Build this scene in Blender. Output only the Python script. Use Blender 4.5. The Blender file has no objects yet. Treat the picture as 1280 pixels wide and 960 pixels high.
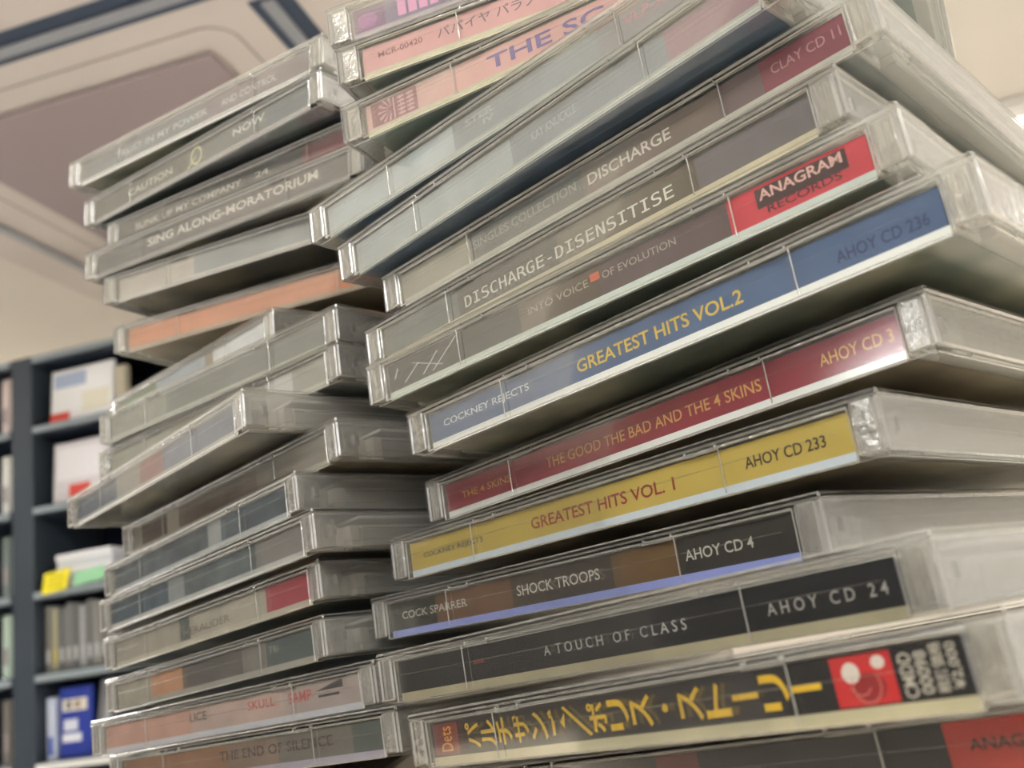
import bpy, bmesh, math, random, os
from mathutils import Matrix, Vector
random.seed(4)
S = bpy.context.scene
COL = S.collection
MM = 0.001
# ------------------------------------------------------------------ camera
F_PX, PITCH, ROLL = 1250.50, 0.26329, 0.13983
cp, sp = math.cos(PITCH), math.sin(PITCH)
fw = Vector((0, cp, sp)); u0 = Vector((0, -sp, cp)); r0 = Vector((1, 0, 0))
cr, sr = math.cos(ROLL), math.sin(ROLL)
rt = r0 * cr - u0 * sr; up = r0 * sr + u0 * cr
cd = bpy.data.cameras.new('camera'); cam = bpy.data.objects.new('camera', cd); COL.objects.link(cam)
cam.matrix_world = Matrix(((rt.x, up.x, -fw.x, 0), (rt.y, up.y, -fw.y, 0), (rt.z, up.z, -fw.z, 0), (0, 0, 0, 1)))
cd.sensor_fit = 'HORIZONTAL'; cd.sensor_width = 36; cd.lens = F_PX / 1280 * 36
cd.clip_start = 0.01; cd.clip_end = 50
cd.dof.use_dof = True; cd.dof.focus_distance = 0.195; cd.dof.aperture_fstop = 24
S.camera = cam
# ------------------------------------------------------------------ world, exposure
w = bpy.data.worlds.new('world'); S.world = w; w.use_nodes = True
WB = w.node_tree.nodes['Background']
WB.inputs[0].default_value = (1.0, 0.98, 0.95, 1); WB.inputs[1].default_value = 0.5
LAMP = 38.0
S.view_settings.view_transform = 'Standard'; S.view_settings.look = 'None'
S.view_settings.gamma = 1; S.view_settings.use_curve_mapping = False
S.view_settings.exposure = 0.12
cy = S.cycles
cy.use_denoising = True
cy.max_bounces = 14; cy.transparent_max_bounces = 48; cy.transmission_bounces = 10
cy.glossy_bounces = 5; cy.diffuse_bounces = 4; cy.sample_clamp_indirect = 6
cy.caustics_reflective = False; cy.caustics_refractive = False

# ------------------------------------------------------------------ materials
MATS = {}
def lin(c):
    return tuple((x / 12.92 if x <= 0.04045 else ((x + 0.055) / 1.055) ** 2.4) for x in c)
def rgb(r, g, b): return lin((r / 255, g / 255, b / 255))
def paint(c, rough=0.5, noise=0.0, scale=60, spec=0.3, metal=0.0):
    """procedural paint / print: base colour (sRGB 0-255) with a fine noise variation"""
    key = ('p', c, rough, noise, scale, spec, metal)
    if key in MATS: return MATS[key]
    m = bpy.data.materials.new('paint_%d_%d_%d' % c); m.use_nodes = True
    nt = m.node_tree; b = nt.nodes['Principled BSDF']
    col = rgb(*c)
    b.inputs['Base Color'].default_value = (*col, 1)
    b.inputs['Roughness'].default_value = rough
    b.inputs['Specular IOR Level'].default_value = spec
    b.inputs['Metallic'].default_value = metal
    if noise:
        tc = nt.nodes.new('ShaderNodeTexCoord'); n = nt.nodes.new('ShaderNodeTexNoise')
        n.inputs['Scale'].default_value = scale; n.inputs['Detail'].default_value = 4
        r = nt.nodes.new('ShaderNodeValToRGB')
        r.color_ramp.elements[0].position = 0.3; r.color_ramp.elements[1].position = 0.7
        r.color_ramp.elements[0].color = (*[x * (1 - noise) for x in col], 1)
        r.color_ramp.elements[1].color = (*[min(1, x * (1 + noise)) for x in col], 1)
        nt.links.new(tc.outputs['Object'], n.inputs['Vector']); nt.links.new(n.outputs['Fac'], r.inputs['Fac'])
        nt.links.new(r.outputs['Color'], b.inputs['Base Color'])
    MATS[key] = m
    return m
def art(c1, c2, c3, name):
    """back-cover artwork: three print colours in blotches"""
    key = ('a', c1, c2, c3)
    if key in MATS: return MATS[key]
    m = bpy.data.materials.new(name); m.use_nodes = True
    nt = m.node_tree; b = nt.nodes['Principled BSDF']; b.inputs['Roughness'].default_value = 0.4
    tc = nt.nodes.new('ShaderNodeTexCoord'); n = nt.nodes.new('ShaderNodeTexNoise')
    n.inputs['Scale'].default_value = 38; n.inputs['Detail'].default_value = 3
    r = nt.nodes.new('ShaderNodeValToRGB'); e = r.color_ramp.elements
    e[0].position = 0.36; e[0].color = (*rgb(*c1), 1); e[1].position = 0.5; e[1].color = (*rgb(*c2), 1)
    k = e.new(0.64); k.color = (*rgb(*c3), 1)
    nt.links.new(tc.outputs['Object'], n.inputs['Vector']); nt.links.new(n.outputs['Fac'], r.inputs['Fac'])
    nt.links.new(r.outputs['Color'], b.inputs['Base Color'])
    MATS[key] = m
    return m
def emit(c, s, name):
    m = bpy.data.materials.new(name); m.use_nodes = True; nt = m.node_tree
    nt.nodes.remove(nt.nodes['Principled BSDF'])
    e = nt.nodes.new('ShaderNodeEmission'); e.inputs[0].default_value = (*c, 1); e.inputs[1].default_value = s
    nt.links.new(e.outputs[0], nt.nodes['Material Output'].inputs[0])
    return m
def plastic(name, tint, rough, haze, gain, bump=0.0):
    """thin clear polystyrene: see-through, fresnel gloss and a little surface haze from wear"""
    m = bpy.data.materials.new(name); m.use_nodes = True; nt = m.node_tree; N = nt.nodes.new; L = nt.links.new
    nt.nodes.remove(nt.nodes['Principled BSDF'])
    tr = N('ShaderNodeBsdfTransparent'); tr.inputs[0].default_value = (*tint, 1)
    gl = N('ShaderNodeBsdfGlossy'); gl.inputs['Roughness'].default_value = rough; gl.inputs[0].default_value = (1, 1, 1, 1)
    df = N('ShaderNodeBsdfDiffuse'); df.inputs[0].default_value = (*rgb(238, 236, 231), 1)
    tl = N('ShaderNodeBsdfTranslucent'); tl.inputs[0].default_value = (*rgb(238, 236, 231), 1)
    fr = N('ShaderNodeFresnel'); fr.inputs[0].default_value = 1.49
    mu = N('ShaderNodeMath'); mu.operation = 'MULTIPLY'; mu.use_clamp = True; mu.inputs[1].default_value = gain
    hz = N('ShaderNodeMixShader'); hz.inputs[0].default_value = 0.5
    m1 = N('ShaderNodeMixShader'); m1.inputs[0].default_value = haze
    m2 = N('ShaderNodeMixShader')
    L(fr.outputs[0], mu.inputs[0]); L(mu.outputs[0], m2.inputs[0])
    L(df.outputs[0], hz.inputs[1]); L(tl.outputs[0], hz.inputs[2])
    L(tr.outputs[0], m1.inputs[1]); L(hz.outputs[0], m1.inputs[2])
    L(m1.outputs[0], m2.inputs[1]); L(gl.outputs[0], m2.inputs[2])
    # fine scratches: streaky noise drives roughness
    tc = N('ShaderNodeTexCoord'); mp = N('ShaderNodeMapping'); mp.inputs['Scale'].default_value = (40, 900, 900)
    n = N('ShaderNodeTexNoise'); n.inputs['Scale'].default_value = 1.0; n.inputs['Detail'].default_value = 3
    mr = N('ShaderNodeMapRange'); mr.inputs[3].default_value = rough * 0.5; mr.inputs[4].default_value = rough * 2.0
    L(tc.outputs['Object'], mp.inputs[0]); L(mp.outputs[0], n.inputs['Vector']); L(n.outputs['Fac'], mr.inputs[0])
    L(mr.outputs[0], gl.inputs['Roughness'])
    if bump:
        bp = N('ShaderNodeBump'); bp.inputs['Strength'].default_value = bump; bp.inputs['Distance'].default_value = 0.0004
        n2 = N('ShaderNodeTexNoise'); n2.inputs['Scale'].default_value = 500
        L(tc.outputs['Object'], n2.inputs['Vector']); L(n2.outputs['Fac'], bp.inputs['Height']); L(bp.outputs[0], gl.inputs['Normal'])
    L(m2.outputs[0], nt.nodes['Material Output'].inputs[0])
    return m
M_WALL = plastic('clear_polystyrene', (0.95, 0.955, 0.945), 0.085, 0.018, 0.40)
M_RIM = plastic('clear_polystyrene_edge', (0.93, 0.92, 0.84), 0.16, 0.34, 3.2, 0.5)  # yellowish tint and haze paint in the bright gold edge highlights
M_ARM = plastic('clear_polystyrene_hinge', (0.95, 0.94, 0.90), 0.14, 0.20, 2.2, 0.6)
M_SIDE = plastic('worn_polystyrene_side', (0.95, 0.945, 0.93), 0.13, 0.24, 0.8, 0.25)  # more diffuse haze than the flat walls
M_TRAYL = paint((222, 217, 208), 0.45, 0.04, 90)
M_TRAYD = paint((60, 60, 58), 0.4)
M_PAPER = paint((232, 230, 224), 0.7, 0.02, 200)

# ------------------------------------------------------------------ mesh helpers
def cbox(bm, a, b, bev, mi=0, ri=None, k=MM):
    """box from corner a to corner b with chamfered edges; mi = face material, ri = chamfer material"""
    if ri is None: ri = mi
    bev = min(bev, 0.45 * min(abs(b[i] - a[i]) for i in range(3)))
    V = {}
    for s in [(x, y, z) for x in (0, 1) for y in (0, 1) for z in (0, 1)]:
        for ax in range(3):
            p = []
            for i in range(3):
                c = (a, b)[s[i]][i]
                if i != ax: c += bev * (1 if s[i] == 0 else -1)
                p.append(c * k)
            V[s, ax] = bm.verts.new(p)
    fs = []
    for ax in range(3):
        o = [i for i in range(3) if i != ax]
        for v in (0, 1):
            q = []
            for (i, j) in ((0, 0), (1, 0), (1, 1), (0, 1)):
                s = [0, 0, 0]; s[ax] = v; s[o[0]] = i; s[o[1]] = j; q.append(V[tuple(s), ax])
            f = bm.faces.new(q); f.material_index = mi; fs.append(f)
        for i in (0, 1):
            for j in (0, 1):
                s1 = [0, 0, 0]; s1[o[0]] = i; s1[o[1]] = j; s2 = list(s1); s2[ax] = 1; s1, s2 = tuple(s1), tuple(s2)
                f = bm.faces.new([V[s1, o[0]], V[s1, o[1]], V[s2, o[1]], V[s2, o[0]]]); f.material_index = ri; fs.append(f)
    for s in [(x, y, z) for x in (0, 1) for y in (0, 1) for z in (0, 1)]:
        f = bm.faces.new([V[s, 0], V[s, 1], V[s, 2]]); f.material_index = ri; fs.append(f)
    bmesh.ops.recalc_face_normals(bm, faces=fs)
def prism(bm, pts, z0, z1, axis='y', mi=0, k=MM):
    """extrude outline pts between z0 and z1; axis 'y': outline in x-z; axis 'z': outline in x-y"""
    def P(p, d): return ((p[0] * k, d * k, p[1] * k) if axis == 'y' else (p[0] * k, p[1] * k, d * k))
    A = [bm.verts.new(P(p, z0)) for p in pts]; B = [bm.verts.new(P(p, z1)) for p in pts]
    fs = [bm.faces.new(A), bm.faces.new(B[::-1])]
    for i in range(len(pts)):
        j = (i + 1) % len(pts); fs.append(bm.faces.new([A[i], B[i], B[j], A[j]]))
    for f in fs: f.material_index = mi
    bmesh.ops.recalc_face_normals(bm, faces=fs)
def mesh(bm, name, mats):
    me = bpy.data.meshes.new(name); bm.to_mesh(me); bm.free()
    for m in mats: me.materials.append(m)
    return me
def obj(name, me, parent=None, kind=None):
    o = bpy.data.objects.new(name, me); COL.objects.link(o)
    if parent: o.parent = parent
    if kind: o['kind'] = kind
    return o
def thing(name, label, cat, mat=None, group=None):
    o = bpy.data.objects.new(name, None); COL.objects.link(o); o.empty_display_size = 0.02
    o['label'] = label; o['category'] = cat
    if group: o['group'] = group
    if mat is not None: o.matrix_world = mat
    return o
_TC = {}
def builtin_font(fn):
    """a typeface that ships with Blender itself; the default face if it is missing"""
    try:
        return bpy.data.fonts.load(os.path.join(bpy.utils.system_resource('DATAFILES', path='fonts'), fn), check_existing=True)
    except Exception:
        return None
SANS = None; MONO = builtin_font('DejaVuSansMono.woff2')
def glyphs(text, bold=0.0, shear=0.0):
    """flat letter outlines of one line of text, normalised: list of (verts, polys), width, height"""
    key = (text, bold, shear)
    if key in _TC: return _TC[key]
    cu = bpy.data.curves.new('t', 'FONT'); cu.body = text; cu.size = 1.0; cu.offset = bold; cu.shear = shear
    f = MONO if 'DISENSIT' in text else SANS
    if f and text.isascii(): cu.font = f
    cu.resolution_u = 3; cu.fill_mode = 'FRONT'
    o = bpy.data.objects.new('t', cu); COL.objects.link(o)
    dg = bpy.context.evaluated_depsgraph_get(); dg.update()
    me = bpy.data.meshes.new_from_object(o.evaluated_get(dg))
    vs = [v.co.copy() for v in me.vertices]; ps = [tuple(p.vertices) for p in me.polygons]
    bpy.data.objects.remove(o); bpy.data.meshes.remove(me); bpy.data.curves.remove(cu)
    _TC[key] = (vs, ps)
    return _TC[key]
def put_text(bm, text, x0, x1, zc, h, y, mi, bold=0.0, turn=False, shear=0.0, k=MM):
    """fit the line between x0..x1 (mm along the spine), cap height h centred on zc; turn = stands on its end"""
    vs, ps = glyphs(text, bold, shear)
    if not vs: return
    ax, bx = min(v.x for v in vs), max(v.x for v in vs); ay, by = min(v.y for v in vs), max(v.y for v in vs)
    sx, sy = (bx - ax) or 1, (by - ay) or 1
    out = []
    for v in vs:
        a, b = (v.x - ax) / sx, (v.y - ay) / sy
        if turn: X, Z = x0 + (1 - b) * (x1 - x0), zc - h / 2 + a * h
        else: X, Z = x0 + a * (x1 - x0), zc - h / 2 + b * h
        out.append(bm.verts.new((X * k, y * k, Z * k)))
    for p in ps:
        try: f = bm.faces.new([out[i] for i in p]); f.material_index = mi
        except ValueError: pass
def flat(bm, pts, y, mi, k=MM):
    f = bm.faces.new([bm.verts.new((p[0] * k, y * k, p[1] * k)) for p in pts]); f.material_index = mi
    return f
def quad(bm, x0, x1, z0, z1, y, mi, k=MM): flat(bm, [(x0, z0), (x1, z0), (x1, z1), (x0, z1)], y, mi, k)
def disk(bm, cx, cz, rx, rz, y, mi, n=20, k=MM, a0=0):
    flat(bm, [(cx + rx * math.cos(2 * math.pi * i / n), cz + rz * math.sin(2 * math.pi * i / n)) for i in range(n)], y, mi, k)
def ring(bm, cx, cz, r, t, y, mi, a0=0, a1=360, n=24, k=MM):
    for i in range(n):
        A, B = math.radians(a0 + (a1 - a0) * i / n), math.radians(a0 + (a1 - a0) * (i + 1) / n)
        flat(bm, [(cx + rr * math.cos(q), cz + rr * math.sin(q)) for rr, q in ((r, A), (r, B), (r - t, B), (r - t, A))], y, mi, k)

# ------------------------------------------------------------------ room frame: axes of ceiling fittings and shelving
ANG = math.radians(-13.5)
E1 = Vector((math.cos(ANG), math.sin(ANG), 0)); E2 = Vector((-math.sin(ANG), math.cos(ANG), 0))
def room(u, v, z=0.0):
    p = E1 * u + E2 * v
    return Matrix.Translation((p.x, p.y, z)) @ Matrix.Rotation(ANG, 4, 'Z')
CEIL = 1.2; FLOOR = -1.25
def struct(name, a, b, m, bev=0.002):
    bm = bmesh.new(); cbox(bm, a, b, bev, k=1.0)
    o = obj(name, mesh(bm, name, [m]), kind='structure'); o.matrix_world = room(0, 0, 0); return o
M_CEIL = paint((222, 215, 204), 0.85, 0.02, 3)
M_WALLP = paint((220, 210, 194), 0.85, 0.02, 3)
struct('ceiling', (-6, -4, CEIL), (6, 3.4, CEIL + 0.05), M_CEIL)
struct('floor', (-6, -4, FLOOR - 0.05), (6, 3.4, FLOOR), paint((222, 218, 212), 0.5, 0.04, 4))
M_FARW = paint((176, 174, 172), 0.8, 0.1, 2)
struct('wall_left', (-6.1, -4, FLOOR), (-6, 3.4, CEIL), paint((66, 62, 60), 0.8, 0.3, 5))
struct('wall_right', (6, -4, FLOOR), (6.1, 3.4, CEIL), M_FARW)
struct('wall_front', (-6, -4.1, FLOOR), (6, -4, CEIL), M_FARW)
struct('wall_back', (-6, 3.3, FLOOR), (6, 3.4, CEIL), M_WALLP)

# ------------------------------------------------------------------ ceiling lights
M_TUBE = emit((1.0, 0.995, 0.98), LAMP, 'lit_diffuser')
M_TUBE_LOW = emit((1.0, 0.985, 0.95), LAMP * 0.3, 'lit_diffuser_old')  # weaker copy of the diffuser, dimmed to keep the nearby ceiling darker
M_FIX = paint((235, 233, 226), 0.4)
def ceiling_light(u, v, label, tube=None):
    t = thing('ceiling_light', label, 'ceiling light', room(u, v, CEIL), 'ceiling lights')
    bm = bmesh.new()
    cbox(bm, (0, -0.26, -0.035), (1.3, -0.19, 0), 0.006, k=1.0); cbox(bm, (0, 0.19, -0.035), (1.3, 0.26, 0), 0.006, k=1.0)
    cbox(bm, (-0.04, -0.26, -0.035), (0.0, 0.26, 0), 0.006, k=1.0); cbox(bm, (1.3, -0.26, -0.035), (1.34, 0.26, 0), 0.006, k=1.0)
    obj('frame', mesh(bm, 'light_frame', [M_FIX]), t)
    bm = bmesh.new(); cbox(bm, (0.0, -0.188, -0.03), (1.3, 0.188, -0.004), 0.008, k=1.0)
    obj('diffuser', mesh(bm, 'light_diffuser', [tube or M_TUBE]), t)
ceiling_light(0.76, 2.85, 'lit white ceiling light at the right edge of the photo', M_TUBE_LOW)
for u, v, nm in ((0.76, 0.1, 'above the right stack'), (1.9, -1.3, 'behind the viewer, right of centre'), (-0.75, -1.7, 'behind the viewer, left of centre'), (-0.75, -3.2, 'far behind the viewer'), (3.4, 0.3, 'far right of the viewer'), (-3.9, 1.7, 'far left, level with the air conditioner'), (-4.6, -2.6, 'far left, behind the viewer'), (-4.1, 2.9, 'far left, beyond the shelving')):
    ceiling_light(u, v, 'ceiling light ' + nm)  # lamps out of view, added to brighten ceiling, spines and case sides

# ------------------------------------------------------------------ ceiling air conditioner
ac = thing('ceiling_air_conditioner', 'square grey ceiling cassette air conditioner above the left stack', 'air conditioner', room(-1.17, 1.81, CEIL))
M_AC = paint((206, 196, 188), 0.55, 0.015, 8); M_ACD = paint((156, 142, 142), 0.65, 0.03, 300); M_SLOT = paint((66, 76, 92), 0.6)
def rrect(h, r, n=8):
    pts = []
    for cx, cy_, a in ((h - r, h - r, 0), (-h + r, h - r, 90), (-h + r, -h + r, 180), (h - r, -h + r, 270)):
        for i in range(n + 1):
            q = math.radians(a + 90 * i / n); pts.append((cx + r * math.cos(q), cy_ + r * math.sin(q)))
    return pts
bm = bmesh.new(); prism(bm, rrect(0.62, 0.07), -0.03, 0, 'z', k=1.0)
obj('panel', mesh(bm, 'ac_panel', [M_AC]), ac)
bm = bmesh.new(); cbox(bm, (-0.33, -0.33, -0.043), (0.33, 0.33, -0.034), 0.006, k=1.0)
obj('intake_grille', mesh(bm, 'ac_intake', [M_ACD]), ac)
bm = bmesh.new()
A = rrect(0.395, 0.06); B = rrect(0.391, 0.056)
for i in range(len(A)):
    j = (i + 1) % len(A)
    bm.faces.new([bm.verts.new((*p, -0.0306)) for p in (A[i], A[j], B[j], B[i])])
obj('groove', mesh(bm, 'ac_groove', [paint((120, 112, 106), 0.7)]), ac)
for k in range(4):
    bm = bmesh.new(); cbox(bm, (-0.42, -0.535, -0.0312), (0.42, -0.455, -0.0302), 0.0002, k=1.0)
    o = obj('outlet_slot', mesh(bm, 'ac_slot', [M_SLOT if k != 3 else M_AC]), ac); o.matrix_local = Matrix.Rotation(math.pi / 2 * k, 4, 'Z')
    bm = bmesh.new(); cbox(bm, (-0.415, -0.505, -0.040), (0.415, -0.478, -0.034), 0.002, k=1.0)
    l = obj('louver', mesh(bm, 'ac_louver', [paint((150, 152, 156), 0.5)]), o)

# ------------------------------------------------------------------ shelving behind the left stack
SH = room(0, 0, 0).copy(); SH.translation = Vector((-1.1855, 2.314, 0))
M_SHELF = paint((36, 44, 56), 0.38, 0.05, 10); M_POST = paint((58, 66, 74), 0.32, 0.04, 6)
sh = thing('media_shelf', 'dark blue-grey shelving unit behind the left stack, full of disc cases', 'shelf', SH @ Matrix.Translation((0, 0, FLOOR)))
ROWS = (0.684, 0.487, 0.290, 0.105, -0.085, -0.275)
dz = -FLOOR
for x0, x1 in ((-0.031, 0.028), (-0.95, -0.89), (0.75, 0.81)):
    bm = bmesh.new(); cbox(bm, (x0, 0, 0), (x1, 0.26, 0.862 + dz), 0.003, k=1.0); obj('upright', mesh(bm, 'upright', [M_POST]), sh)
for z in ROWS + (0.862,):
    for x0, x1 in ((-0.889, -0.032), (0.029, 0.749)):
        bm = bmesh.new(); cbox(bm, (x0, 0.004, z - 0.022 + dz), (x1, 0.255, z + dz), 0.002, k=1.0)
        b_ = obj('shelf_board', mesh(bm, 'shelf_board', [M_SHELF]), sh)
        bm = bmesh.new(); cbox(bm, (x0 + 0.002, -0.003, z - 0.018 + dz), (x1 - 0.002, 0.003, z - 0.003 + dz), 0.001, k=1.0)
        obj('edge_rail', mesh(bm, 'edge_rail', [paint((205, 206, 200), 0.4) if z == ROWS[4] else paint((136, 146, 150), 0.4)]), b_)
bm = bmesh.new(); cbox(bm, (-0.9, 0.256, 0.05), (0.76, 0.266, 0.86 + dz), 0.001, k=1.0); obj('back_panel', mesh(bm, 'back_panel', [paint((16, 24, 44), 0.6)]), sh)

def shelf_case(name, label, x, z, wdt, hgt, thk, cover, lean=0.0, y=0.03, sticker=None, panels=(), group=None, roll=0.0, spine=None, cat='disc case'):
    """a boxed disc on the shelf: clear box, printed cover inside, optional stickers"""
    m = SH @ Matrix.Translation((x, y, z + 0.001)) @ Matrix.Rotation(roll, 4, 'Y') @ Matrix.Rotation(-lean, 4, 'X')
    t = thing(name, label, cat, m, group)
    bm = bmesh.new(); cbox(bm, (0, 0, 0), (wdt, thk, hgt), 0.002, k=1.0); obj('case', mesh(bm, 'shelf_case', [cover]), t)
    bm = bmesh.new(); cbox(bm, (0.004, -0.0012, 0.004), (wdt - 0.004, -0.0002, hgt - 0.004), 0.0003, k=1.0)
    cv = obj('cover', mesh(bm, 'shelf_cover', [spine or cover]), t)
    for (a0, a1, b0, b1, c) in panels:
        bm = bmesh.new(); cbox(bm, (a0, -0.002, b0), (a1, -0.0013, b1), 0.0002, k=1.0); obj('print_panel', mesh(bm, 'print_panel', [c]), cv)
    if sticker:
        a0, a1, b0, b1, c = sticker
        bm = bmesh.new(); cbox(bm, (a0, -0.004, b0), (a1, -0.0022, b1), 0.0004, k=1.0); obj('price_sticker', mesh(bm, 'price_sticker', [c]), t)
    return t
RED = paint((226, 84, 72), 0.5); WHT = paint((250, 250, 250), 0.3); 
shelf_case('disc_case', 'white disc case facing out on the top shelf, red sticker at lower left', 0.056, ROWS[0], 0.176, 0.138, 0.012, WHT, 0.06,
           sticker=(0.002, 0.056, 0.004, 0.026, RED), panels=((0.01, 0.1, 0.09, 0.125, paint((176, 190, 216), 0.4)), (0.09, 0.165, 0.02, 0.07, paint((238, 234, 214), 0.4))))
shelf_case('disc_case', 'cream disc case edge at the right end of the top shelf row', 0.24, ROWS[0], 0.03, 0.115, 0.02, paint((190, 182, 160), 0.5))
shelf_case('disc_case', 'pale grey disc case facing out on the second shelf, red sticker at lower right', 0.06, ROWS[1], 0.155, 0.15, 0.012, paint((228, 224, 228), 0.35), 0.05,
           sticker=(0.048, 0.106, 0.012, 0.042, RED), panels=((0.012, 0.14, 0.055, 0.135, paint((244, 242, 246), 0.4)),))
for i in range(5):
    shelf_case('disc_case', ['lowest', 'second lowest', 'middle', 'second highest', 'topmost'][i] + ' white disc case of the flat pile above the yellow tag', 0.072 + 0.004 * (i % 2), ROWS[2] + 0.0155 * i, 0.15, 0.0145, 0.13,
               paint(((248, 248, 250), (226, 230, 234))[i % 2], 0.4), group='flat pile of white cases', y=0.02)
tg = thing('price_tag', 'yellow shelf tag hanging on the front of the third shelf', 'tag', SH @ Matrix.Translation((0.054, -0.006, ROWS[2] - 0.012)))
bm = bmesh.new(); prism(bm, [(0.004, 0), (0.068, 0.006), (0.082, 0.052), (0.012, 0.046)], -0.003, 0, 'y', k=1.0); obj('card', mesh(bm, 'tag_card', [paint((238, 222, 40), 0.5)]), tg)
bm = bmesh.new()
for k in range(3): cbox(bm, (0.018 + 0.003 * k, -0.0036, 0.012 + 0.012 * k), (0.062 + 0.003 * k, -0.0031, 0.015 + 0.012 * k), 0.0001, k=1.0)
obj('print', mesh(bm, 'tag_print', [paint((150, 138, 30), 0.5)]), tg)
tg = thing('price_tag', 'pale green shelf tag beside the yellow tag', 'tag', SH @ Matrix.Translation((0.142, -0.006, ROWS[2] - 0.004)))
bm = bmesh.new(); prism(bm, [(0, 0), (0.08, 0.006), (0.085, 0.036), (0.004, 0.03)], -0.003, 0, 'y', k=1.0); obj('card', mesh(bm, 'tag_card', [paint((150, 205, 160), 0.5)]), tg)
SPN = [(120, 118, 110), (176, 170, 130), (98, 100, 100), (120, 122, 122), (92, 94, 96), (168, 170, 172), (104, 104, 104), (140, 138, 134), (110, 104, 98), (150, 150, 148), (96, 98, 102)]
POSN = ['first', 'second', 'third', 'fourth', 'fifth', 'sixth', 'seventh', 'eighth', 'ninth', 'tenth', 'eleventh']
for i, c in enumerate(SPN):
    shelf_case('disc_case', POSN[i] + ' upright grey disc case from the post on the fourth shelf', 0.034 + 0.0185 * i, ROWS[3], 0.0175, 0.150 - 0.004 * (i % 3), 0.12, paint((128, 128, 124), 0.3), spine=paint(c, 0.45),
               panels=((0.005, 0.0125, 0.02, 0.05, paint((206, 190, 90) if i == 1 else (190, 190, 190), 0.5)),), group='upright cases on the fourth shelf')
shelf_case('disc_case', 'white and blue disc case spine beside the post on the fifth shelf', 0.034, ROWS[4], 0.024, 0.135, 0.12, paint((196, 204, 222), 0.35), panels=((0.006, 0.018, 0.01, 0.05, paint((60, 84, 170), 0.5)),))
BLU = paint((44, 62, 150), 0.4)
shelf_case('disc_case', 'blue disc case facing out on the fifth shelf with white print', 0.066, ROWS[4], 0.084, 0.152, 0.016, BLU, 0.03,
           panels=((0.01, 0.074, 0.1, 0.126, paint((226, 220, 206), 0.5)), (0.02, 0.034, 0.104, 0.122, paint((60, 40, 36), 0.5)), (0.042, 0.058, 0.104, 0.122, paint((150, 110, 50), 0.5)),
                   (0.01, 0.06, 0.034, 0.052, paint((226, 228, 236), 0.5)), (0.014, 0.05, 0.058, 0.082, paint((214, 218, 230), 0.5))))
for i in range(3):
    shelf_case('disc_case', ['nearest', 'middle', 'farthest'][i] + ' of three grey cases leaning right of the blue case', 0.155 + 0.017 * i, ROWS[4] + 0.0025, 0.013, 0.16, 0.11, paint(((120, 120, 122), (168, 170, 172), (96, 96, 100))[i], 0.3), roll=0.16, group='leaning grey cases on the fifth shelf')
shelf_case('disc_case', 'blue and white disc case standing on the lowest shelf seen', 0.085, ROWS[5] + 0.002, 0.06, 0.155, 0.02, paint((200, 206, 224), 0.4), 0.08, panels=((0.012, 0.05, 0.1, 0.15, paint((90, 100, 180), 0.5)),))
LB = [((214, 196, 190), 'pinkish'), ((220, 220, 214), 'white'), ((120, 132, 128), 'grey-green'), ((186, 204, 190), 'pale green'), ((120, 116, 110), 'brown-grey')]
for r, (c, nm) in enumerate(LB):
    for i in range(2):
        shelf_case('disc_case', nm + ' disc case ' + ('touching' if i == 0 else 'one away from') + ' the post in the left bay', -0.058 - 0.026 * i, ROWS[r], 0.024, 0.145, 0.12, paint(c, 0.4), panels=((0.006, 0.018, 0.03, 0.07, paint((150, 140, 140), 0.5)),), group='cases in the left bay')

# ------------------------------------------------------------------ counter under the stacks
ct = thing('counter', 'wooden shop counter under the two stacks', 'counter', Matrix.Translation((0.1, 0.26, FLOOR)))
bm = bmesh.new(); cbox(bm, (-0.25, -0.21, -FLOOR - 0.06), (0.35, 0.2, -FLOOR - 0.034), 0.003, k=1.0)
cbox(bm, (-0.235, -0.06, -FLOOR - 0.0345), (-0.148, 0.13, -FLOOR - 0.0245), 0.001, k=1.0)
obj('top', mesh(bm, 'counter_top', [paint((214, 204, 188), 0.5, 0.05, 20)]), ct)
bm = bmesh.new(); cbox(bm, (-0.22, -0.18, 0), (0.32, 0.17, -FLOOR - 0.06), 0.003, k=1.0); obj('body', mesh(bm, 'counter_body', [paint((120, 90, 62), 0.6, 0.08, 10)]), ct)

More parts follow.
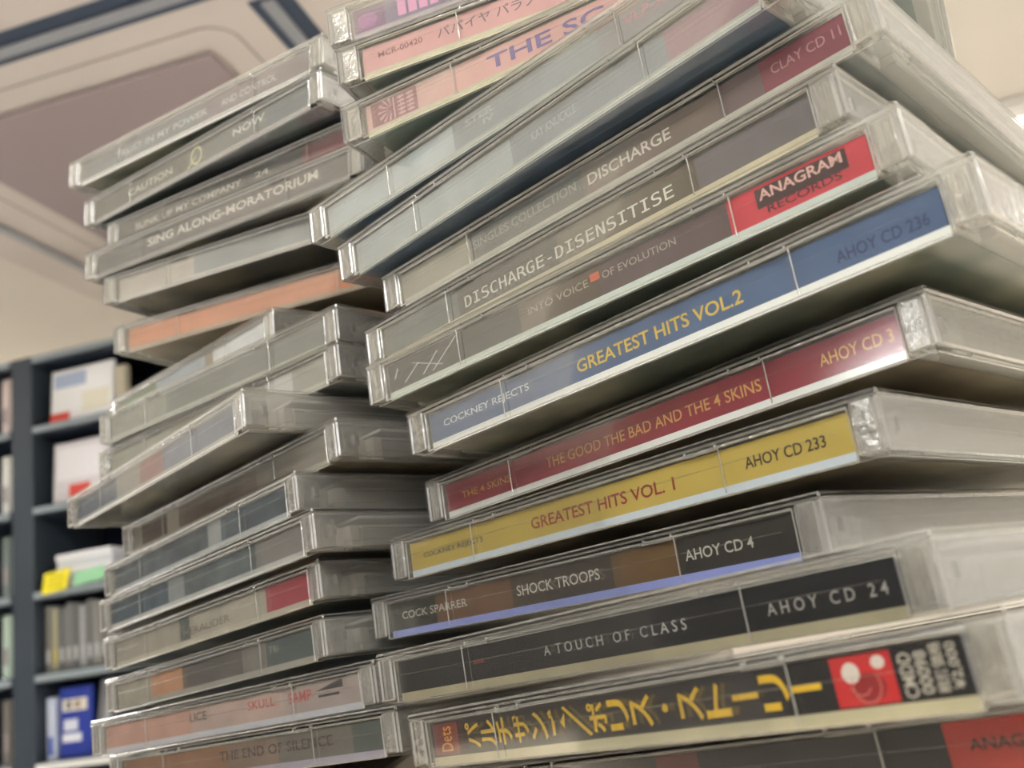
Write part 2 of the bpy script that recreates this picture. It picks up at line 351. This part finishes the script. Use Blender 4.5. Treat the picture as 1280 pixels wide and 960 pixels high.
# ------------------------------------------------------------------ CD cases (mm; origin at the centre of the front lower edge, x along the spine, y into the depth)
def X(x): return x - 62.5
def lid_mesh():
    bm = bmesh.new()
    cbox(bm, (X(0), 0, 9.0), (X(125), 142, 10.2), 0.38, 0, 1)
    cbox(bm, (X(0), 0.1, 0.6), (X(1.2), 142, 9.0), 0.35, 3, 1); cbox(bm, (X(123.8), 0.1, 0.6), (X(125), 142, 9.0), 0.35, 3, 1)
    cbox(bm, (X(1.3), 140.8, 4.0), (X(123.7), 142, 9.0), 0.25, 0, 1)
    for s in (0, 1):                                   # the two hinge arms at the ends of the spine
        def bx(a, b, bev, mi=2):
            xa, xb = (a[0], b[0]) if s == 0 else (125 - b[0], 125 - a[0])
            cbox(bm, (X(xa), a[1], a[2]), (X(xb), b[1], b[2]), bev, mi, 1)
        bx((1.2, 0.1, 0.7), (5.2, 1.0, 9.0), 0.3)
        bx((4.5, 1.0, 1.4), (5.2, 9, 8.6), 0.25)
        for q in (1.9, 3.1): bx((q, 1.05, 1.6), (q + 0.35, 3.2, 8.4), 0.1)
        bx((1.1, 5.0, 3.4), (4.4, 7.5, 6.6), 0.6)      # pivot boss
    for x in (30.5, 37, 88, 94.5):                      # little tabs that hold the booklet, and their slots
        cbox(bm, (X(x), 0.05, 8.1), (X(x + 0.5), 1.0, 9.0), 0.12, 1, 1)
    cbox(bm, (X(30.5), 0.05, 7.9), (X(37.5), 0.5, 8.2), 0.1, 1, 1); cbox(bm, (X(88), 0.05, 7.9), (X(95), 0.5, 8.2), 0.1, 1, 1)
    return mesh(bm, 'cd_lid', [M_WALL, M_RIM, M_ARM, M_SIDE])
def base_mesh():
    bm = bmesh.new()
    cbox(bm, (X(1.4), 1.75, 0), (X(123.6), 140.6, 0.5), 0.15, 0, 1)
    cbox(bm, (X(5.4), 0.2, 0.0), (X(119.6), 0.9, 8.4), 0.2, 0, 1)
    cbox(bm, (X(5.4), 0.1, 8.15), (X(119.6), 0.7, 8.6), 0.15, 1, 1)
    cbox(bm, (X(1.5), 14, 0.55), (X(2.3), 139, 5.6), 0.2, 0, 1); cbox(bm, (X(122.7), 14, 0.55), (X(123.5), 139, 5.6), 0.2, 0, 1)
    for x in (29.5, 95.2): cbox(bm, (X(x), 0.05, 0.5), (X(x + 0.28), 0.25, 8.3), 0.08, 1, 1)     # moulding lines across the spine
    cbox(bm, (X(8), 0.1, 5.15), (X(117), 0.24, 5.3), 0.06, 0, 0)                                   # fine ridge added to imitate a lamp reflection along the spine
    return mesh(bm, 'cd_base', [M_WALL, M_RIM])
def tray_mesh(m):
    bm = bmesh.new()
    cbox(bm, (X(5.6), 2.0, 1.0), (X(119.4), 12, 6.6), 0.4)                    # hinge-side rib block
    cbox(bm, (X(3.0), 12, 1.0), (X(122.0), 139.5, 3.0), 0.4)
    n = 40; cx, cy_ = X(62.5), 76
    for i in range(n):                                                        # raised deck round the disc well
        pass
    for a, b in (((3.0, 12.2), (122.0, 15)), ((3.0, 136.5), (122.0, 139.5)), ((3.0, 15), (4.4, 136.5)), ((120.6, 15), (122.0, 136.5))):
        cbox(bm, (X(a[0]), a[1], 3.0), (X(b[0]), b[1], 6.6), 0.3)
    prism(bm, [(cx + 6.5 * math.cos(2 * math.pi * i / 20), cy_ + 6.5 * math.sin(2 * math.pi * i / 20)) for i in range(20)], 3.0, 7.0, 'z')   # hub
    return mesh(bm, 'cd_tray', [m])
def booklet_mesh():
    bm = bmesh.new(); cbox(bm, (X(2.2), 14.5, 7.9), (X(122.6), 137, 8.7), 0.15); return mesh(bm, 'cd_booklet', [M_PAPER])
LID, BASE, BOOK = lid_mesh(), base_mesh(), booklet_mesh()
TRAYS = {'l': tray_mesh(M_TRAYL), 'd': tray_mesh(M_TRAYD), 'w': tray_mesh(paint((226, 220, 210), 0.4))}

def pose(st, x0, y0, z0, yaw, ta, tb):
    a = math.radians(yaw)
    ex = Vector((math.cos(a), math.sin(a), ta)).normalized(); ey = Vector((-math.sin(a), math.cos(a), tb))
    ey = (ey - ex * ex.dot(ey)).normalized(); ez = ex.cross(ey)
    m = Matrix((ex, ey, ez)).transposed().to_4x4(); m.translation = Vector((x0, y0, z0)) * MM
    return m
YS = 1.45     # depth of the printed spine behind the spine wall
def cd_case(pz, label, segs, strip, back, texts=(), deco=None, tray='l', group=None):
    """segs = printed colour fields along the spine; texts = (string, x0, x1, z, cap height, colour, bold)"""
    t = thing('cd_case', label, 'CD case', pose(*pz), group)
    obj('lid', LID, t); obj('base', BASE, t); obj('tray', TRAYS[tray], t); obj('booklet', BOOK, t)
    bm = bmesh.new(); mats = [back, strip]
    cbox(bm, (X(6.2), YS, 0.62), (X(118.9), 137.5, 0.8), 0.02, 0)
    quad(bm, X(6.2), X(118.9), 0.1, 1.72, YS - 0.02, 1)  # coloured strip paints the light reflected by the base plate's front edge
    for (a, b, c) in segs:
        if c not in mats: mats.append(c)
        cbox(bm, (X(a), YS, 1.7), (X(b), YS + 0.2, 7.9), 0.02, mats.index(c))
    inl = obj('inlay', mesh(bm, 'cd_inlay', mats), t)
    if texts or deco:
        bm = bmesh.new(); tm = []
        for tx in texts:
            s, a, b, z, h, c, bold = tx[:7]; turn = len(tx) > 7 and tx[7]
            m = paint(c, 0.5)
            if m not in tm: tm.append(m)
            put_text(bm, s, X(a), X(b), z, h, YS - 0.09, tm.index(m), bold, turn)
        if deco: deco(bm, tm)
        obj('lettering', mesh(bm, 'spine_lettering', tm), inl)
    return t
def mi_of(tm, c):
    m = paint(c, 0.5)
    if m not in tm: tm.append(m)
    return tm.index(m)
def P(*c, n=0.12, r=0.6): return paint(tuple(c), r, n, 120, 0.15)

POSES = dict(
R0=(16.48,161.14,-25.45,-42.4,0.0548,0.0018),R1=(8.72,154.61,-15.13,-52.74,0.0537,0.0106),R2=(5.82,169.15,-4.11,-47.85,0.0326,0.0105),
R3=(1.54,199.86,7.7,-46.78,0.002,0.0116),R4=(9.77,189.97,20.39,-45.79,0.0084,0.0047),R5=(19.64,186.98,33.19,-46.06,0.0251,-0.0014),
R6=(21.65,169.01,45.84,-43.19,0.0335,-0.0043),R7=(14.95,174.59,59.1,-40.77,0.0328,-0.0095),R8=(12.22,184.41,71.55,-42.96,0.0309,-0.0145),
R9=(19.05,180.7,83.4,-41.8,0.0399,-0.0196),R10=(7.33,181.9,93.66,-43.83,0.0359,-0.0145),R11=(3.54,184.89,104.05,-40.37,0.0296,-0.0122),
R12=(25.9,174.0,115.9,-26.3,0.0208,-0.0109),R13=(30.4,176.4,126.9,-18.0,0.0165,-0.0103),R14=(29.3,178.0,137.6,-17.2,0.0145,-0.0089),
L0=(-81.26,259.66,-19.25,-39.99,0.0406,0.0064),L1=(-88.15,268.41,-9.29,-38.1,0.0429,0.0065),L2=(-95.64,281.03,2.43,-44.37,0.044,0.0054),
L3=(-95.62,280.61,15.43,-44.36,0.0466,0.0029),L4=(-93.88,272.66,26.43,-44.85,0.0407,0.0033),L5=(-96.43,277.42,37.17,-46.83,0.0302,0.0043),
L6=(-86.25,272.62,48.04,-45.16,0.0254,0.0055),L7=(-105.98,272.46,58.89,-47.12,0.0095,0.0068),L8=(-88.75,273.86,70.72,-40.49,-0.0042,0.0068),
L9=(-89.09,276.74,82.44,-40.08,-0.0245,0.0072),L10=(-106.31,308.35,96.43,-47.16,-0.0618,0.0058),L11=(-76.11,288.96,110.65,-27.06,-0.0661,0.0034),
L12=(-74.56,277.9,124.14,-27.32,-0.0695,0.0005),L13=(-84.77,277.56,135.09,-31.78,-0.0714,0.0011),L14=(-77.44,277.7,145.25,-32.38,-0.0773,0.0017),
L15=(-90.13,278.04,156.69,-37.14,-0.0835,0.0015),L16=(-91.08,276.45,168.89,-33.84,-0.0941,0.0004))
def pz(k): return ('c',) + POSES[k]
A0, A1 = 6.2, 118.9
GR = 'right stack of CD cases'; GL = 'left stack of CD cases'
STW = P(236, 238, 236, n=0.02)
DK = art((72, 76, 74), (116, 108, 92), (150, 140, 116), 'back_dark'); OLV = art((92, 106, 98), (146, 148, 128), (194, 190, 166), 'back_olive')
BRN = art((128, 112, 94), (176, 156, 126), (206, 188, 154), 'back_brown'); NVY = art((74, 96, 122), (100, 122, 150), (120, 138, 158), 'back_navy')
GRY = art((166, 170, 172), (190, 192, 188), (206, 204, 196), 'back_grey'); TAN = art((140, 126, 100), (176, 164, 138), (200, 190, 168), 'back_tan')
TEAL = art((92, 116, 112), (124, 142, 136), (150, 162, 152), 'back_teal')
BLK = P(28, 27, 30)
# ---- right stack, bottom to top
cd_case(pz('R0'), 'CD case at the foot of the right stack, black spine with red end label', [(A0, 58, P(44, 42, 44)), (58, 66, P(96, 44, 44)), (66, 103.7, BLK), (103.7, A1, P(190, 62, 56))], P(120, 112, 96), DK,
        [('ANAGRAM', 106.5, 118, 5.0, 1.5, (40, 24, 24), 0.01)], group=GR)
def deco1(bm, tm):
    y = YS - 0.05
    m = mi_of(tm, (120, 34, 36)); quad(bm, X(7.0), X(15.6), 2.0, 7.6, y, m)
    r = mi_of(tm, (206, 40, 44)); wv = mi_of(tm, (232, 222, 214)); pk = mi_of(tm, (226, 120, 110)); dr = mi_of(tm, (150, 26, 34)); ye = mi_of(tm, (240, 194, 44))
    quad(bm, X(100.9), X(109.4), 1.95, 7.65, y, r)
    disk(bm, X(103.6), 5.7, 1.25, 1.2, y - 0.03, wv); disk(bm, X(107.6), 6.5, 0.95, 0.75, y - 0.03, wv)
    disk(bm, X(105.6), 3.9, 2.5, 1.6, y - 0.02, dr); 
    for a in range(1):
        ring(bm, X(105.4), 4.1, 2.0, 0.18, y - 0.04, pk, 150, 390)
    ring(bm, X(104.6), 4.6, 1.6, 0.16, y - 0.04, pk, 200, 330)
    s = 'パルチザンズ／ポリス・ストーリー'; wd = (99.3 - 18.0) / len(s)
    for i, ch in enumerate(s):
        a = 18.0 + wd * i + 0.3; b = a + wd - 0.6
        if ch == '／': flat(bm, [(X(a - 1.2), 7.0), (X(a - 0.5), 7.2), (X(b + 1.2), 2.6), (X(b + 0.6), 2.3)], y - 0.04, ye)
        elif ch == 'ー': quad(bm, X(a), X(b), 4.4, 5.2, y - 0.04, ye)
        elif ch == '・': disk(bm, X((a + b) / 2), 4.8, 0.6, 0.6, y - 0.04, ye)
        else: put_text(bm, ch, X(a), X(b), 4.8, 4.5, y - 0.04, ye, 0.022, True)
cd_case(pz('R1'), 'CD case with black spine, big yellow Japanese lettering and a red emblem, right stack', [(A0, A1, BLK)], P(200, 192, 160), DK,
        [('Dets', 9.4, 13.4, 4.8, 4.4, (232, 160, 60), 0.01, True),
         ('CMDD', 110.2, 111.9, 4.6, 4.9, (200, 192, 180), 0.012, True), ('00098', 112.3, 113.9, 4.7, 4.6, (200, 192, 180), 0.012, True),
         ('税抜価格', 114.3, 115.9, 5.0, 5.4, (200, 192, 180), 0.012, True), ('¥2,000', 116.3, 117.8, 5.0, 4.9, (200, 192, 180), 0.012, True)], deco1, group=GR)
def deco2(bm, tm):
    quad(bm, X(31), X(34.2), 4.6, 5.4, YS - 0.05, mi_of(tm, (110, 36, 40)))
cd_case(pz('R2'), 'CD case with black spine and thin spaced grey capitals, in the right stack', [(A0, A1, P(24, 24, 27))], P(178, 168, 140), DK,
        [('A  T O U C H   O F   C L A S S', 51, 83.5, 4.6, 1.7, (190, 188, 184), 0.004), ('A H O Y   C D   2 4', 98.3, 117, 4.3, 1.7, (172, 168, 162), 0.004)], deco2, group=GR)
cd_case(pz('R3'), 'CD case with dark brown camouflage spine above a violet-blue strip in the right stack', [(A0, 24, P(44, 46, 40)), (24, 50, P(110, 80, 58)), (50, 60, P(70, 62, 50)), (60, 78.7, P(62, 54, 48)), (78.7, 94.7, P(104, 78, 46)), (94.7, A1, P(52, 48, 44))],
        P(150, 160, 226, n=0.05), BRN, [('COCK SPARRER', 10.9, 35.2, 4.9, 1.7, (196, 192, 182), 0.006), ('SHOCK TROOPS', 51.7, 75.4, 4.9, 2.1, (214, 208, 196), 0.01), ('AHOY CD 4', 96.2, 110.6, 4.8, 1.9, (196, 190, 180), 0.008)], group=GR)
cd_case(pz('R4'), 'CD case with yellow spine in the right stack', [(A0, A1, P(190, 166, 84, n=0.05))], P(206, 216, 226, n=0.03), BRN,
        [('COCKNEY REJECTS', 11, 31.8, 4.4, 1.5, (60, 66, 92), 0.006), ('GREATEST HITS VOL. 1', 47, 84.2, 4.7, 2.4, (142, 52, 44), 0.014), ('AHOY CD 233', 99.2, 114.4, 4.6, 2.0, (66, 54, 32), 0.014)], group=GR)
cd_case(pz('R5'), 'CD case with crimson spine and gold lettering in the right stack', [(A0, A1, P(138, 42, 58, n=0.06))], P(238, 240, 236, n=0.02), BRN,
        [('THE 4 SKINS', 11.7, 28.4, 4.4, 1.6, (206, 150, 84), 0.004), ('THE GOOD THE BAD AND THE 4 SKINS', 39.7, 93.3, 4.6, 2.2, (206, 152, 84), 0.008), ('AHOY CD 3', 104.8, 117.8, 4.8, 2.1, (210, 160, 90), 0.008)], group=GR)
cd_case(pz('R6'), 'CD case with blue spine and gold lettering in the right stack', [(A0, A1, P(76, 98, 134, n=0.06))], P(240, 242, 240, n=0.02), OLV,
        [('COCKNEY REJECTS', 10.5, 36, 4.7, 1.9, (220, 228, 232), 0.01), ('GREATEST HITS VOL.2', 48.7, 85.2, 4.5, 2.5, (212, 180, 78), 0.014), ('AHOY CD 236', 102, 116.6, 3.9, 2.0, (44, 58, 100), 0.01)], group=GR)
def deco7(bm, tm):
    y = YS - 0.05; d = mi_of(tm, (64, 42, 44)); g = mi_of(tm, (206, 208, 200)); o = mi_of(tm, (196, 96, 70))
    quad(bm, X(99.4), X(115.4), 3.9, 7.3, y, d)
    quad(bm, X(64.2), X(66.4), 5.1, 6.6, y, o)
    for a, b in (((8, 4.4), (9.2, 6.4)), ((11, 2.6), (16, 5.8)), ((14, 6.2), (23, 3.0)), ((17, 2.6), (22, 6.4)), ((20, 2.4), (28, 7.6))):
        flat(bm, [a, (a[0] + 0.5, a[1]), (b[0] + 0.5, b[1]), b] if False else [(X(a[0]), a[1]), (X(a[0] + 0.5), a[1]), (X(b[0] + 0.5), b[1]), (X(b[0]), b[1])], y - 0.02, g)
cd_case(pz('R7'), 'CD case with bright red end label, just above the blue spine of the right stack', [(A0, 46, P(40, 46, 46)), (46, 66, P(92, 80, 70)), (66, 94, P(96, 82, 82)), (94, A1, P(196, 66, 78))], P(196, 206, 200, n=0.04), OLV,
        [('INTO VOICE', 48.4, 63.6, 5.3, 1.5, (160, 154, 140), 0.004), ('OF EVOLUTION', 67, 83.4, 5.4, 1.4, (160, 152, 144), 0.004), ('ANAGRAM', 100, 114.6, 6.1, 1.9, (214, 170, 160), 0.02), ('RECORDS', 101, 114, 3.3, 1.4, (90, 36, 44), 0.015)], deco7, group=GR)
cd_case(pz('R8'), 'CD case with dark brown spine and long white hyphenated title in the right stack', [(A0, 32, P(96, 104, 104)), (32, 62, P(58, 60, 58)), (62, 96, P(104, 94, 82)), (96, A1, P(112, 106, 108))], P(206, 196, 168), GRY,
        [('DISCHARGE-DISENSITISE', 34.1, 90.6, 4.2, 2.6, (224, 222, 210), 0.004)], group=GR)
cd_case(pz('R9'), 'CD case with grey-brown spine, white capitals and dull red end, right stack', [(A0, 29, P(150, 146, 132)), (29, 62, P(84, 88, 88)), (62, 94, P(112, 98, 90)), (94, 103, P(110, 92, 94)), (103, A1, P(130, 66, 78))], P(190, 186, 176), GRY,
        [('SINGLES COLLECTION', 30.2, 60.2, 5.0, 2.0, (150, 152, 148), 0.004), ('DISCHARGE', 63.3, 83.4, 4.7, 2.4, (214, 208, 198), 0.014), ('CLAY CD 11', 105, 118, 5.2, 1.9, (176, 130, 134), 0.004)], group=GR)
cd_case(pz('R10'), 'lower of the two pale glossy CD cases jutting left in the right stack', [(A0, 60, P(168, 178, 182)), (60, 100, P(126, 136, 144)), (100, A1, P(150, 116, 128))], P(170, 176, 170), NVY,  # pale fields, brightest at left, paint bluish glare into the spine
        [('KAY KNUCKLE', 66, 78.1, 5.0, 2.0, (176, 184, 190), 0.006)], group=GR)
cd_case(pz('R11'), 'upper of the two pale glossy CD cases jutting left in the right stack', [(A0, 50, P(184, 194, 198)), (50, 90, P(136, 144, 150)), (90, A1, P(132, 130, 136))], P(170, 176, 170), NVY,  # glare painted as pale spine colour, fading to the right
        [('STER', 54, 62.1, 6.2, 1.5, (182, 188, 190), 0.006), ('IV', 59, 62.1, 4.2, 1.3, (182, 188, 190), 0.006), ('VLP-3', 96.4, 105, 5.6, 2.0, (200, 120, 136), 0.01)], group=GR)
PINK = P(208, 164, 158, n=0.05)
def deco12(bm, tm):
    y = YS - 0.05; d = mi_of(tm, (124, 54, 70)); p = mi_of(tm, (206, 158, 164))
    quad(bm, X(7.6), X(19.8), 1.9, 7.7, y, d)
    for a in range(7):
        q = math.radians(-80 + a * 27); c, s = math.cos(q), math.sin(q); L_ = 3.6
        flat(bm, [(X(13.0 - c * 0.6) , 4.8 + s * 0.4), (X(13.0 - c * L_ - s * 0.35), max(2.1, min(7.5, 4.8 + s * L_ - 0.3))), (X(13.0 - c * L_ + s * 0.35), max(2.1, min(7.5, 4.8 + s * L_ + 0.3)))], y - 0.03, p)
    quad(bm, X(13.5), X(13.9), 2.2, 7.4, y - 0.03, p)
    for k in range(2):
        for j in range(5): quad(bm, X(14.7 + 2.4 * k), X(16.5 + 2.4 * k), 2.4 + j * 1.02, 2.95 + j * 1.02, y - 0.03, p)
        quad(bm, X(15.4 + 2.4 * k), X(15.7 + 2.4 * k), 2.3, 7.2, y - 0.03, p)
cd_case(pz('R12'), 'CD case with pink spine, dark red block and large violet capitals, right stack', [(A0, A1, PINK)], P(190, 186, 160), TEAL,
        [('THE SC', 37.7, 65, 4.8, 3.3, (120, 104, 150), 0.016)], deco12, group=GR)
cd_case(pz('R13'), 'CD case with pink spine and small dark catalogue number, right stack', [(A0, A1, P(206, 158, 156, n=0.05))], P(196, 190, 164), TEAL,
        [('MCR-00420', 10, 20.8, 5.2, 1.4, (134, 84, 90), 0.008), ('パパイヤ パラノイア', 24.4, 54, 5.2, 2.6, (120, 96, 108), 0.006)], group=GR)
def deco14(bm, tm):
    y = YS - 0.05; p = mi_of(tm, (214, 150, 186)); q = mi_of(tm, (160, 96, 150))
    disk(bm, X(9.6), 4.4, 2.4, 2.0, y, q)
    for k in range(4): quad(bm, X(17.2 + 2.6 * k), X(19.2 + 2.6 * k), 2.6, 7.4, y, p)
cd_case(pz('R14'), 'CD case with purple spine at the very top of the right stack', [(A0, 14, P(128, 96, 126)), (14, A1, P(132, 120, 140))], P(170, 160, 164), TEAL, (), deco14, group=GR)
# ---- left stack, bottom to top
cd_case(pz('L0'), 'CD case at the foot of the left stack, spine fading from orange-brown to grey', [(A0, 58, P(150, 112, 88)), (58, 80, P(136, 116, 104)), (80, 108, P(116, 110, 104)), (108, A1, P(84, 92, 88))], P(170, 164, 180), BRN,
        [('THE END OF SILENCE', 55, 101, 5.2, 2.3, (66, 52, 48), 0.012)], tray='d', group=GL)
def ldeco1(bm, tm):
    m = mi_of(tm, (52, 46, 44)); 
    flat(bm, [(X(102.4), 5.8), (X(112.4), 5.8), (X(112.4), 7.6), (X(111.6), 7.6), (X(111.6), 6.4), (X(102.4), 6.4)][:4], YS - 0.05, m)
    quad(bm, X(103.4), X(111), 4.3, 4.9, YS - 0.05, m)
cd_case(pz('L1'), 'CD case with pinkish white spine and small red words, left stack', [(A0, 50, P(196, 154, 140)), (50, 90, P(190, 166, 158)), (90, A1, P(176, 160, 156))], P(206, 204, 212, n=0.03), BRN,
        [('LICE', 49.9, 57.6, 5.6, 2.2, (84, 62, 52), 0.012), ('SKULL', 75.7, 86.8, 5.6, 2.2, (190, 84, 84), 0.012), ('SAMP', 92.2, 101, 5.4, 2.6, (194, 90, 88), 0.014)], ldeco1, tray='l', group=GL)
cd_case(pz('L2'), 'CD case with mottled grey spine, orange patch and teal end, in the left stack', [(A0, 30, P(170, 162, 148)), (30, 50, P(196, 146, 114)), (50, 84, P(96, 92, 90)), (84, 96, P(130, 124, 120)), (96, A1, P(84, 96, 96))], P(170, 166, 158), OLV,
        [('TRI', 97.7, 102, 5.6, 1.8, (150, 150, 146), 0.006)], group=GL)
cd_case(pz('L3'), 'CD case with beige spine and dull red block at its right end, left stack', [(A0, 50, P(168, 160, 148)), (50, 56, P(96, 104, 102)), (56, 98, P(184, 176, 164)), (98, A1, P(170, 70, 82))], P(196, 188, 172), OLV,
        [('MERAUDER', 52, 79, 3.8, 2.0, (128, 118, 108), 0.006)], group=GL)
cd_case(pz('L4'), 'CD case with blue-black streaked spine split by a pale gap, in the left stack', [(A0, 46, P(74, 88, 100, n=0.35)), (46, 56, P(150, 154, 156)), (56, 96, P(96, 104, 108, n=0.3)), (96, A1, P(140, 134, 132))], P(200, 200, 198), DK, group=GL)
cd_case(pz('L5'), 'CD case with slate spine broken by one pale band, in the left stack', [(A0, 74, P(100, 106, 112, n=0.3)), (74, 82, P(170, 172, 172)), (82, A1, P(92, 102, 110, n=0.3))], P(206, 208, 208), OLV, group=GL)
cd_case(pz('L6'), 'CD case with brown blotched spine under the jutting case of the left stack', [(A0, 12, P(150, 144, 132)), (12, 30, P(96, 82, 74)), (30, 38, P(168, 160, 148)), (38, 84, P(104, 90, 82, n=0.3)), (84, A1, P(132, 124, 116))], P(180, 176, 164), BRN, group=GL)
cd_case(pz('L7'), 'CD case jutting farthest left from the left stack, grey-blue spine with dull red patch', [(A0, 40, P(118, 124, 136, n=0.25)), (40, 58, P(176, 170, 164)), (58, 74, P(168, 128, 126)), (74, A1, P(128, 134, 150, n=0.25))], P(206, 204, 198), DK, group=GL)
cd_case(pz('L8'), 'CD case with pale grey-green spine above the jutting case of the left stack', [(A0, 60, P(164, 164, 152)), (60, 92, P(150, 152, 146)), (92, 104, P(206, 206, 204)), (104, A1, P(160, 160, 152))], P(200, 198, 188), GRY, group=GL)
cd_case(pz('L9'), 'CD case with dark sage-grey spine under the set-back case of the left stack', [(A0, 40, P(150, 152, 144)), (40, A1, P(112, 118, 116, n=0.2))], P(190, 190, 182), GRY, group=GL)
cd_case(pz('L10'), 'set-back CD case of the left stack, pale blue spine with bright white corner', [(A0, 40, P(112, 138, 108)), (40, 78, P(170, 184, 200)), (78, 84, P(150, 130, 112)), (84, A1, P(238, 242, 250))], P(226, 228, 226), DK, tray='w', group=GL)  # white end field is glare put into the spine colour
cd_case(pz('L11'), 'CD case with orange spine in the left stack', [(A0, A1, P(196, 116, 76, n=0.08))], P(150, 132, 112), BRN, group=GL)
cd_case(pz('L12'), 'CD case with light grey spine above the orange one in the left stack', [(A0, 40, P(176, 168, 160)), (40, 100, P(132, 138, 142)), (100, A1, P(150, 136, 132))], P(180, 176, 170), DK, tray='d', group=GL)
cd_case(pz('L13'), 'CD case with slate spine and broad pale capitals in the upper left stack', [(A0, 60, P(70, 72, 78)), (60, A1, P(88, 82, 86))], P(130, 128, 126), DK,
        [('SING ALONG-MORATORIUM', 32, 107, 5.6, 2.8, (226, 218, 210), 0.016)], tray='d', group=GL)
cd_case(pz('L14'), 'CD case with charcoal spine, red right end and pale capitals in the upper left stack', [(A0, 80, P(70, 70, 72)), (80, 92, P(84, 78, 82)), (92, A1, P(132, 64, 76))], P(110, 108, 106), DK,
        [('SUNK UP MY COMPANY', 14, 66, 5.0, 2.2, (214, 208, 200), 0.012), ('24', 72, 78, 5.2, 1.9, (214, 208, 200), 0.012)], tray='d', group=GL)
def ldeco15(bm, tm):
    m = mi_of(tm, (232, 224, 172)); ring(bm, X(65), 5.0, 3.0, 0.7, YS - 0.06, m, 0, 360); flat(bm, [(X(64.4), 4.8), (X(65.2), 5.0), (X(61), 1.9), (X(60), 2.1)], YS - 0.06, m)
cd_case(pz('L15'), 'CD case with grey spine and a pale ring emblem, upper left stack', [(A0, 60, P(96, 96, 94)), (60, 100, P(108, 112, 112)), (100, A1, P(100, 110, 122))], P(170, 166, 164), art((24, 34, 44), (36, 46, 58), (62, 92, 76), 'back_night'),
        [('CAUTION', 26.4, 52, 4.6, 2.4, (222, 216, 204), 0.012), ('NOW', 83.7, 98.8, 5.6, 2.3, (230, 232, 230), 0.014)], ldeco15, tray='d', group=GL)
cd_case(pz('L16'), 'CD case at the top of the left stack, silver-grey spine with pale small capitals', [(A0, 70, P(128, 130, 134)), (70, A1, P(134, 122, 128))], P(226, 224, 220, n=0.03), OLV,
        [('TRUST IN MY POWER', 26.1, 73.5, 4.8, 2.2, (208, 210, 210), 0.01), ('AND CONTROL', 80, 104.7, 4.8, 2.2, (212, 206, 206), 0.01)], group=GL)
